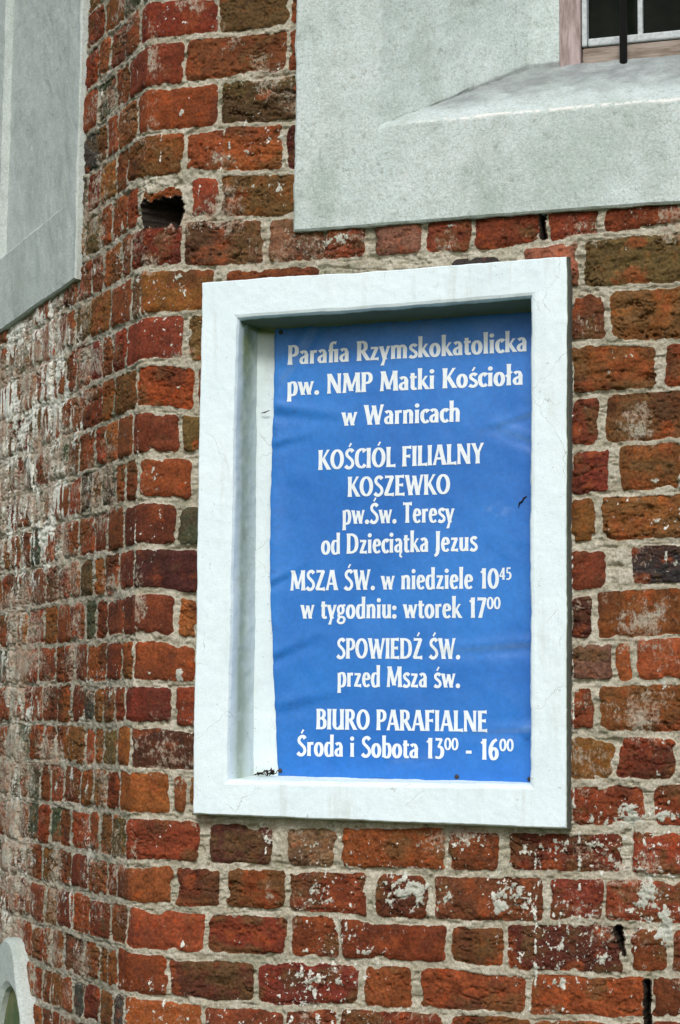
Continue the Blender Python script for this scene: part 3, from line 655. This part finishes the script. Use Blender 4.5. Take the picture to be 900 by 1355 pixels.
# ---------------------------------------------------------------- whitewashed frame round the notice
frame_o = empty('notice_frame', (.41, 0, 1.44)); tag(frame_o, 'thick whitewashed plaster frame with deep recess around the blue notice', 'frame')
Nf = (190, 270)
def mossf(V):
    so = sst(2.470, 2.502, V[:, 2]) * sst(-.026, -.005, V[:, 1]) * 1.4                     # soffit: its shade and green bounce painted into the colour
    lf = sst(.16, .085, V[:, 0]) * sst(-.020, .01, V[:, 1]) * (.85 + .25 * sst(2.3, 2.5, V[:, 2]))  # left reveal: grey-green shade put into the colour
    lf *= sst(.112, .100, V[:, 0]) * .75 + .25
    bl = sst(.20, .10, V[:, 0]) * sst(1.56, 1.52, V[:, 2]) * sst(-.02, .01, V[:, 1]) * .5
    sd = sst(-.0012, .0002, V[:, 0] - .8027 - .0038 * (V[:, 2] - 1.4415)) * sst(-.030, -.0275, V[:, 1]) * 2.2  # right side face: shade painted on as dark grey
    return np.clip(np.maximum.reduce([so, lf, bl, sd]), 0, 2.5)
RB = [(.106, 2.4985), (.7240, 2.5065), (.7220, 1.5235), (.112, 1.5270)]
RC = [(.1395, 2.490), (.7195, 2.4985), (.7175, 1.5275), (.150, 1.5300)]
rings = [rectloop(inset(FRAME_OUT, -.005), .010, Nf), rectloop(inset(FRAME_OUT, -.003), -.020, Nf), rectloop(inset(FRAME_OUT, -.0004), -.0285, Nf), rectloop(inset(FRAME_OUT, .0014), -.030, Nf),
         rectloop(inset(FRAME_IN, -.007), -.030, Nf), rectloop(inset(FRAME_IN, -.001), -.0275, Nf), rectloop(inset(FRAME_IN, .0025), -.021, Nf), rectloop(RB, .066, Nf), rectloop(RC, .081, Nf), rectloop(inset(RC, .03), .083, Nf)]
fr = sweep('plaster_surround', rings, MAT_FRAME, frame_o, step=.005, amp=(.0014, .0005), seed=21, shade_grime_fn=mossf, wob=.0026)
bm = bmesh.new(); box_bm(bm, .10, .76, .086, .11, 1.50, 2.52)
bk = bm_obj('recess_back', bm, MAT_FRAME, frame_o)
fr.matrix_parent_inverse = frame_o.matrix_world.inverted() if False else Matrix.Translation((-.41, 0, -1.44)); bk.matrix_parent_inverse = Matrix.Translation((-.41, 0, -1.44))

# ---------------------------------------------------------------- the blue notice
SY = .072
def crease(x, z, x0, z0, x1, z1, w, a, fade='r'):
    d = np.array([x1 - x0, z1 - z0]); L = np.linalg.norm(d); d /= L
    t = ((x - x0) * d[0] + (z - z0) * d[1]) / L; s = (-(x - x0) * d[1] + (z - z0) * d[0])
    env = sst(-.05, .15, t) * sst(1.12, .9, t)
    return 1.05 * a * env * (t if fade == 'r' else (1 - t) if fade == 'l' else 1) * (s / w) * np.exp(-.5 * (s / w) ** 2) * 1.6
CREASES = [(.44, 1.786, .73, 1.806, .010, .0032, 'r'), (.13, 2.318, .32, 2.290, .012, .0034, 'l'), (.13, 2.235, .25, 2.26, .010, .0020, 'l'), (.58, 2.245, .73, 2.290, .008, .0022, 'r'), (.60, 2.275, .73, 2.222, .010, .0022, 'r'),
           (.52, 1.622, .73, 1.632, .008, .0026, 'r'), (.13, 1.77, .27, 1.83, .010, .0028, 'l'), (.13, 1.93, .24, 1.985, .008, .0020, 'l'), (.15, 2.36, .24, 2.50, .010, .0018, 'm'), (.14, 1.665, .36, 1.715, .012, .0018, 'l'), (.40, 1.560, .52, 1.575, .008, .0012, 'm')]
def sheet_y(x, z):
    x = np.asarray(x, float); z = np.asarray(z, float)
    y = SY + .0035 * fbm(x * 4.5, z * 3.5, 51, 2) + .0013 * fbm(x * 17, z * 15, 52, 3)
    for c in CREASES: y = y - crease(x, z, *c)
    y = y - .006 * np.exp(-((x - .708) / .020) ** 2 - ((z - 1.628) / .012) ** 2) - .004 * np.exp(-((x - .145) / .02) ** 2 - ((z - 2.05) / .25) ** 2)
    return y
sign = empty('parish_notice', (.43, SY, 1.53)); tag(sign, 'creased blue church notice with white Polish lettering inside the white frame', 'notice')
INV = Matrix.Translation((-.43, -SY, -1.53))
na, nb = 201, 341
a = np.linspace(0, 1, na); b = np.linspace(0, 1, nb)
lz = np.array([p[1] for p in SIGN_EDGE_L])[::-1]; lx = np.array([p[0] for p in SIGN_EDGE_L])[::-1]
rz = np.array([p[1] for p in SIGN_EDGE_R])[::-1]; rx = np.array([p[0] for p in SIGN_EDGE_R])[::-1]
Lz = lz[0] + (lz[-1] - lz[0]) * b; Rz = rz[0] + (rz[-1] - rz[0]) * b
Lx = np.interp(Lz, lz, lx) + .0012 * vnoise(Lz * 60, Lz * 0, 4); Rx = np.interp(Rz, rz, rx) + .0012 * vnoise(Rz * 60, Rz * 0, 5)
X = Lx[:, None] * (1 - a) + Rx[:, None] * a; Zs = Lz[:, None] * (1 - a) + Rz[:, None] * a
Zs = Zs + (.0016 * vnoise(a * 14, a * 0, 6))[None] * (b[:, None] < .5)
Y = sheet_y(X, Zs)
me = mesh_np('panel', np.stack([X, Y, Zs], -1).reshape(-1, 3), grid_quads(na, nb))
gr = np.zeros_like(X); pl = np.zeros_like(X)
for (x0, z0, x1, z1, w, a_, f_) in CREASES:
    d = np.array([x1 - x0, z1 - z0]); L = np.linalg.norm(d); d = d / L
    t = ((X - x0) * d[0] + (Zs - z0) * d[1]) / L; s = -(X - x0) * d[1] + (Zs - z0) * d[0]
    env = sst(0, .2, t) * sst(1.1, .85, t) * (t if f_ == 'r' else (1 - t) if f_ == 'l' else .5)
    (gr if f_ == 'l' else pl)[:] = np.maximum(gr if f_ == 'l' else pl, env * np.exp(-.5 * (s / (w * .55)) ** 2) * (1. if f_ != 'm' else .8))  # light and dark of the creases put into the colour
gr = np.maximum(gr, .8 * np.exp(-((X - .15) / .012) ** 2) * sst(.1, .6, fbm(X * 10, Zs * 14, 61, 3)))
gr = np.maximum(gr, .9 * sst(2.455, 2.50, Zs) * sst(-.3, .4, fbm(X * 8, Zs * 8, 62, 3)))  # shadow under the soffit painted along the top
gr = np.maximum(gr, np.exp(-((X - .705) / .012) ** 2 - ((Zs - 1.612) / .010) ** 2)); pl = np.maximum(pl, np.exp(-((X - .70) / .016) ** 2 - ((Zs - 1.634) / .006) ** 2))  # lit and shaded sides of the edge dent painted in
pl = np.maximum(pl, .9 * np.exp(-((X - .640) / .022) ** 2 - ((Zs - 2.085) / .012) ** 2) * sst(-.2, .4, fbm(X * 40, Zs * 60, 63, 3)))
gr = np.maximum(gr, np.exp(-((X - .643) / .004) ** 2 - ((Zs - 2.261) / .004) ** 2))
fattr(me, 'grime_shadow', gr.ravel()); fattr(me, 'pale', pl.ravel())
panel = link('panel', me, MAT_SIGN, sign); panel.matrix_parent_inverse = INV
md = panel.modifiers.new('thickness', 'SOLIDIFY'); md.thickness = .0016; md.offset = -1

# lettering: strokes with flared ends, drawn glyph by glyph (cap height 100)
def _ribbon(pts, ws):
    p = np.array(pts, float); n = len(p); t = np.gradient(p, axis=0); t /= np.linalg.norm(t, axis=1)[:, None] + 1e-9
    nn = np.stack([-t[:, 1], t[:, 0]], 1); w = np.array(ws)[:, None] / 2
    return p + nn * w, p - nn * w
def V_(x, y0, y1, w=18, f=1.32, x2=None):
    """straight stroke with level ends; x2 makes it a diagonal"""
    x2 = x if x2 is None else x2
    t = np.array([0, .06, .16, .32, .5, .68, .84, .94, 1]); k = np.array([f, 1 + (f - 1) * .55, 1 + (f - 1) * .22, 1.03, 1, 1.03, 1 + (f - 1) * .22, 1 + (f - 1) * .55, f])
    xs = x + (x2 - x) * t; ys = y0 + (y1 - y0) * t
    return np.stack([xs - w * k / 2, ys], 1), np.stack([xs + w * k / 2, ys], 1)
def H_(y, x0, x1, w=12, f0=1., f1=1.7):
    t = np.array([0, .1, .3, .55, .8, .92, 1]); k = np.array([f0, 1, 1, 1, 1 + (f1 - 1) * .25, 1 + (f1 - 1) * .65, f1])
    xs = x0 + (x1 - x0) * t
    return np.stack([xs, y + w * k / 2], 1), np.stack([xs, y - w * k / 2], 1)
def C_(pts, thick=18, thin=11, e0=1., e1=1., n=7, closed=False):
    """smooth curve, broad-nib weight: heavy where it runs upright"""
    p = np.array(pts, float)
    q = []
    m = len(p)
    for i in range(m if closed else m - 1):
        if closed: a, b, c, d = p[(i - 1) % m], p[i], p[(i + 1) % m], p[(i + 2) % m]
        else: a, b, c, d = p[max(i - 1, 0)], p[i], p[i + 1], p[min(i + 2, m - 1)]
        for j in range(n):
            t = j / n; q.append(.5 * ((2 * b) + (c - a) * t + (2 * a - 5 * b + 4 * c - d) * t * t + (3 * b - a - 3 * c + d) * t ** 3))
    q.append(p[0] if closed else p[-1]); q = np.array(q)
    if closed:
        tg = np.roll(q[:-1], -1, 0) - np.roll(q[:-1], 1, 0); tg = np.vstack([tg, tg[:1]])
    else: tg = np.gradient(q, axis=0)
    tg /= np.linalg.norm(tg, axis=1)[:, None] + 1e-9
    w = thin + (thick - thin) * np.abs(tg[:, 1]) ** 1.5
    s = np.linspace(0, 1, len(q)); w = w * (1 + (e0 - 1) * sst(.16, 0, s) + (e1 - 1) * sst(.84, 1, s))
    nn = np.stack([-tg[:, 1], tg[:, 0]], 1) * w[:, None] / 2
    return q + nn, q - nn
def E_(cx, cy, rx, ry, thick=18, thin=11):
    return C_([(cx + rx * math.cos(k * math.pi / 6), cy + ry * math.sin(k * math.pi / 6)) for k in range(12)], thick, thin, n=4, closed=True)
def A_(x): return C_([(x - 4, 109), (x + 1, 117), (x + 7, 127)], 8, 9, .7, 1.5)
def a_(x): return C_([(x - 4, 80), (x + 1, 88), (x + 7, 98)], 8, 9, .7, 1.5)
BOWL_R = [(13, 60), (26, 66), (37, 61), (43, 36), (38, 8), (25, 1), (13, 7)]
BOWL_L = [(41, 60), (29, 65), (16, 61), (10, 34), (16, 7), (28, 2), (41, 10)]
LOWA = [C_([(9, 57), (18, 64), (29, 62), (34, 50), (34, 36)], 16, 12, 1.3, 1), V_(34.5, 0, 50, 17, 1.2), C_([(36, 41), (24, 38), (12, 30), (9, 17), (16, 5), (27, 7), (36, 17)], 16, 9)]
SS = [(44, 84), (35, 94), (23, 93), (13, 82), (15, 66), (28, 53), (41, 38), (43, 20), (32, 6), (18, 5), (6, 15)]
ss = [(36, 57), (29, 64), (19, 64), (11, 56), (13, 45), (23, 36), (34, 26), (36, 13), (27, 4), (16, 4), (6, 10)]
def Sg(p): return C_(p, 15, 15, 1.25, 1.25)
GL = {
 'A': (66, [V_(8, 0, 100, 12, 1.4, 31), V_(57, 0, 100, 20, 1.25, 34), H_(32, 17, 52, 11, 1, 1)]),
 'B': (56, [V_(13, 0, 100), C_([(13, 94), (30, 94), (42, 84), (41, 64), (28, 54), (13, 54)], 18, 11), C_([(13, 54), (32, 53), (46, 42), (46, 16), (32, 6), (13, 6)], 19, 11)]),
 'C': (57, [C_([(53, 82), (43, 93), (30, 93), (16, 80), (11, 50), (16, 20), (30, 6), (44, 7), (54, 18)], 19, 11, 1.5, 1.1)]),
 'D': (68, [V_(13, 0, 100), C_([(13, 94), (34, 93), (51, 80), (57, 50), (51, 20), (34, 7), (13, 6)], 19, 11)]),
 'E': (51, [V_(13, 0, 100), H_(94, 13, 46), H_(52, 13, 42), H_(6, 13, 49)]),
 'F': (48, [V_(13, 0, 100), H_(94, 13, 47), H_(50, 13, 42)]),
 'I': (27, [V_(13.5, 0, 100)]),
 'J': (30, [V_(16, 6, 100), C_([(16, 14), (14, -4), (8, -15), (-1, -20)], 18, 12, 1, 1)]),
 'K': (62, [V_(13, 0, 100), V_(23, 47, 100, 12, 1.3, 53), V_(57, 0, 58, 20, 1.2, 25)]),
 'L': (47, [V_(13, 0, 100), H_(6, 13, 48)]),
 'M': (84, [V_(10, 0, 94, 13, 1.4, 15), V_(42, 8, 100, 19, 1.1, 16), V_(40, 8, 100, 11, 1.1, 67), V_(73, 0, 100, 19, 1.3, 69), H_(95, 4, 20, 9, .6, 1)]),
 'N': (72, [V_(13, 0, 97, 13, 1.45), V_(59, 0, 100, 20, 1.05, 14), V_(59.5, 0, 100, 13, 1.4), H_(95, 4, 18, 9, .6, 1)]),
 'O': (70, [E_(35, 50, 25, 44, 19, 11)]),
 'P': (53, [V_(13, 0, 100), C_([(13, 94), (31, 94), (43, 82), (43, 58), (31, 46), (13, 46)], 18, 11)]),
 'R': (60, [V_(13, 0, 100), C_([(13, 94), (31, 94), (42, 83), (42, 60), (30, 49), (13, 48)], 18, 11), V_(56, 0, 50, 20, 1.15, 28)]),
 'S': (51, [Sg(SS)]),
 'T': (54, [V_(27, 0, 98), H_(94, 3, 51, 12, 1.7, 1.7)]),
 'U': (66, [V_(13, 22, 100), C_([(13, 30), (15, 14), (25, 5), (37, 6), (48, 18)], 18, 11), V_(52.5, 0, 100)]),
 'W': (92, [V_(29, 0, 100, 19, 1.25, 9), V_(27, 0, 90, 11, 1.1, 46), V_(65, 0, 96, 19, 1.15, 45), V_(64, 0, 100, 12, 1.45, 85)]),
 'Y': (60, [V_(30, 44, 100, 18, 1.25, 9), V_(30, 44, 100, 12, 1.4, 53), V_(30, 0, 50)]),
 'Z': (56, [H_(94, 7, 49, 12, 1.6, 1), V_(11, 6, 94, 20, 1.0, 44), H_(6, 6, 53, 12, 1, 1.8)]),
 'a': (47, LOWA),
 'b': (52, [V_(13, 2, 106, 17, 1.2), C_(BOWL_R, 18, 10)]),
 'c': (41, [C_([(38, 55), (29, 64), (19, 60), (11, 48), (11, 22), (20, 5), (30, 4), (39, 12)], 18, 11, 1.45, 1)]),
 'd': (53, [V_(41, 0, 106, 17, 1.2), C_(BOWL_L, 18, 10)]),
 'e': (47, [C_([(12, 36), (37, 40), (36, 56), (27, 65), (16, 60), (10, 34), (16, 9), (28, 3), (41, 11)], 17, 10)]),
 'f': (31, [V_(15.5, 0, 80, 17, 1.15), C_([(15.5, 70), (16, 92), (23, 102), (34, 100)], 17, 11, 1, 1.4), H_(64, 3, 31, 10, 1, 1)]),
 'g': (48, [E_(22, 43, 13.5, 20, 15, 10), C_([(32, 60), (38, 64), (46, 64)], 9, 10, 1, 1.2), C_([(15, 25), (10, 14), (18, 8), (34, 6), (42, -4), (36, -19), (20, -23), (8, -15), (12, -2), (18, 7)], 13, 11)]),
 'h': (54, [V_(13, 0, 106, 17, 1.2), C_([(13, 52), (24, 63), (35, 63), (41, 50), (41, 30)], 18, 11), V_(41, 0, 45, 17, 1.25)]),
 'i': (26, [V_(13, 0, 67, 17, 1.25), E_(13, 88, 5, 5, 11, 11)]),
 'k': (52, [V_(13, 0, 106, 17, 1.2), V_(20, 32, 67, 11, 1.3, 42), V_(47, 0, 42, 18, 1.2, 21)]),
 'l': (26, [V_(13, 0, 106, 17, 1.25)]),
 'm': (81, [V_(13, 0, 67, 17, 1.25), C_([(13, 52), (24, 63), (34, 62), (40, 50), (40, 30)], 18, 11), V_(40, 0, 45, 17, 1.25), C_([(40, 52), (51, 63), (61, 62), (67, 50), (67, 30)], 18, 11), V_(67, 0, 45, 17, 1.25)]),
 'n': (54, [V_(13, 0, 67, 17, 1.25), C_([(13, 52), (24, 63), (35, 63), (41, 50), (41, 30)], 18, 11), V_(41, 0, 45, 17, 1.25)]),
 'o': (51, [E_(25.5, 33, 16.5, 30, 18, 11)]),
 'p': (52, [V_(13, -31, 67, 17, 1.25), C_(BOWL_R, 18, 10)]),
 'r': (37, [V_(13, 0, 67, 17, 1.25), C_([(13, 50), (22, 61), (35, 61)], 15, 13, 1, 1.35)]),
 's': (41, [C_(ss, 14, 14, 1.25, 1.25)]),
 't': (34, [V_(15, 12, 84, 17, 1.1), C_([(15, 20), (17, 7), (24, 4), (33, 7)], 17, 11), H_(63, 3, 33, 11, 1, 1.2)]),
 'u': (54, [V_(13, 20, 67, 17, 1.25), C_([(13, 28), (15, 10), (23, 4), (33, 8), (41, 18)], 17, 10), V_(41, 0, 67, 17, 1.25)]),
 'w': (74, [V_(24, 0, 67, 17, 1.25, 8), V_(22, 0, 60, 10, 1.1, 36), V_(53, 0, 64, 17, 1.15, 37), V_(51, 0, 67, 11, 1.4, 67)]),
 'y': (49, [V_(26, 0, 67, 18, 1.25, 8), V_(14, -30, 67, 12, 1.4, 43)]),
 'z': (44, [H_(61, 6, 38, 11, 1.5, 1), V_(11, 5, 61, 17, 1., 33), H_(5.5, 5, 42, 11, 1, 1.7)]),
 '0': (58, [E_(29, 48, 20, 44, 18, 11)]),
 '1': (42, [V_(25, 0, 98, 18, 1.2), C_([(9, 77), (17, 84), (25, 93)], 10, 11, 1, 1)]),
 '3': (50, [H_(92, 8, 40, 12, 1.5, 1), V_(22, 56, 92, 12, 1., 38), C_([(20, 57), (34, 54), (42, 38), (38, 14), (24, 4), (7, 8)], 18, 11)]),
 '4': (54, [V_(37, 0, 96, 18, 1.1), V_(7, 30, 92, 11, 1, 34), H_(28, 4, 51, 12, 1, 1)]),
 '5': (50, [H_(92, 12, 43, 13, 1, 1.3), V_(13, 54, 94, 12, 1., 16), C_([(13, 55), (28, 57), (41, 46), (42, 22), (30, 6), (8, 4)], 18, 12)]),
 '6': (54, [C_([(42, 96), (26, 84), (13, 58), (12, 28), (20, 6), (32, 5), (42, 18), (42, 40), (33, 53), (22, 51), (12, 38)], 18, 11)]),
 '7': (50, [H_(91, 5, 46, 14, 1.5, 1), V_(18, 0, 94, 17, 1.15, 42)]),
 '.': (24, [E_(12, 8.5, 5.5, 5.5, 12, 12)]), ':': (26, [E_(13, 8.5, 5.5, 5.5, 12, 12), E_(13, 50, 5.5, 5.5, 12, 12)]), '-': (40, [H_(34, 6, 34, 14, 1, 1)]), ' ': (30, []),
}
GL['Ś'] = (51, GL['S'][1] + [A_(28)]); GL['Ó'] = (70, GL['O'][1] + [A_(36)]); GL['Ź'] = (56, GL['Z'][1] + [A_(30)])
GL['ś'] = (41, GL['s'][1] + [a_(22)]); GL['ł'] = (30, [V_(15, 0, 106, 17, 1.25), C_([(2, 44), (15, 56), (28, 68)], 11, 11)])
GL['ą'] = (47, GL['a'][1] + [C_([(37, 2), (33, -10), (35, -19), (43, -22)], 10, 9, 1.2, .8)])
GL['ﬁ'] = (53, [V_(15.5, 0, 82, 17, 1.15), C_([(15.5, 68), (17, 90), (26, 100), (40, 98)], 17, 12, 1, 1.5), H_(62, 3, 40, 10, 1, 1), V_(40, 0, 67, 17, 1.25)])
def text_line(txt, x0, z0, x1, z1, cap):
    txt = txt.replace('fi', 'ﬁ'); strokes = []; pen = 0.; i = 0; sup = False; k = 0
    while i < len(txt):
        ch = txt[i]
        if ch == '^': sup = True; i += 1; continue
        if sup and not ch.isdigit(): sup = False
        adv, st_ = GL[ch]; sc = .60 if sup else 1.; up = 42. if sup else 0.
        for (l, r) in st_:
            strokes.append((np.stack([pen + l[:, 0] * sc, up + l[:, 1] * sc], 1), np.stack([pen + r[:, 0] * sc, up + r[:, 1] * sc], 1)))
        pen += adv * sc + (1. if not sup else 0); i += 1
    lo = min(min(l[:, 0].min(), r[:, 0].min()) for l, r in strokes); hi = max(max(l[:, 0].max(), r[:, 0].max()) for l, r in strokes)
    fx = (x1 - x0) / (hi - lo); verts = []; faces = []
    for q, (l, r) in enumerate(strokes):
        b = len(verts); n = len(l)
        for p in (l, r):
            x = x0 + (p[:, 0] - lo) * fx; zz = z0 + (z1 - z0) * (x - x0) / (x1 - x0) + p[:, 1] * cap / 100
            y = sheet_y(x, zz) - .0007 - .00006 * (q % 5)
            verts += list(zip(x, y, zz))
        area = 0
        faces += [(b + i, b + i + 1, b + n + i + 1, b + n + i) for i in range(n - 1)]
    me = bpy.data.meshes.new('text_line'); me.from_pydata(verts, [], faces); me.update()
    o = link('text_line', me, MAT_LETTER, sign); o.matrix_parent_inverse = INV
    o['label'] = 'white painted line reading ' + txt.replace('ﬁ', 'fi').replace('^', ' ')
    return fx * 100 / cap
for (t, x0, z0, x1, z1) in LINES: text_line(t, x0, z0, x1, z1, .0432)

for (x, z_) in NAILS:
    bm = bmesh.new(); bmesh.ops.create_uvsphere(bm, u_segments=12, v_segments=8, radius=.0048)
    y = float(sheet_y(x, z_))
    for v in bm.verts: v.co = Vector((x + v.co.x, y - .0012 + v.co.y * .45, z_ + v.co.z))
    o = bm_obj('nail', bm, MAT_NAIL, sign, True); o.matrix_parent_inverse = INV

# ---------------------------------------------------------------- dry stalks and debris caught on the notice
def stalk(label, pts, r, group='dry plant stalks'):
    cu = bpy.data.curves.new('tmp', 'CURVE'); cu.dimensions = '3D'; cu.bevel_depth = r; cu.bevel_resolution = 2
    s = cu.splines.new('POLY'); s.points.add(len(pts) - 1)
    for k, p in enumerate(pts):
        s.points[k].co = (*p, 1); s.points[k].radius = (1.25 if 0 < k < len(pts) - 1 else .5)
    t = bpy.data.objects.new('tmp', cu); scene.collection.objects.link(t)
    me = bpy.data.meshes.new_from_object(t.evaluated_get(bpy.context.evaluated_depsgraph_get())); bpy.data.objects.remove(t)
    me.name = 'dry_stalk'
    o = link('dry_stalk', me, MAT_STALK); tag(o, label, 'stalk', group); return o
def on(x, z_, d=.002): return (x, float(sheet_y(x, z_)) - d, z_)
stalk('crooked black stalk stuck near the right edge of the blue notice', [on(.7035, 2.1135), on(.697, 2.109), on(.694, 2.103), on(.688, 2.099), on(.6865, 2.090)], .0014)
stalk('short dark stalk on the white plaster left of the blue notice', [(.118, .0625, 2.3095), (.127, .063, 2.311), (.138, .064, 2.3155)], .0012)
cl = bmesh.new(); rd = random.Random(5)
for k in range(26):
    t = rd.random(); x = .118 + .052 * t; z_ = 1.5295 + .016 * t * rd.random() + .002; y = .050 + .010 * rd.random()
    m4 = Matrix.Translation((x, y, z_)) @ Matrix.Rotation(rd.uniform(0, 3.1), 4, 'Y') @ Matrix.Rotation(rd.uniform(0, 3.1), 4, 'X')
    a_l = rd.uniform(.003, .009)
    bmesh.ops.create_icosphere(cl, subdivisions=1, radius=1, matrix=m4 @ Matrix.Diagonal((a_l, .0011, .0016 + .0015 * rd.random(), 1)))
o = bm_obj('leaf_litter', cl, MAT_STALK); tag(o, 'dark clump of leaf litter at the lower left corner of the recess', 'litter'); o['kind'] = 'stuff'
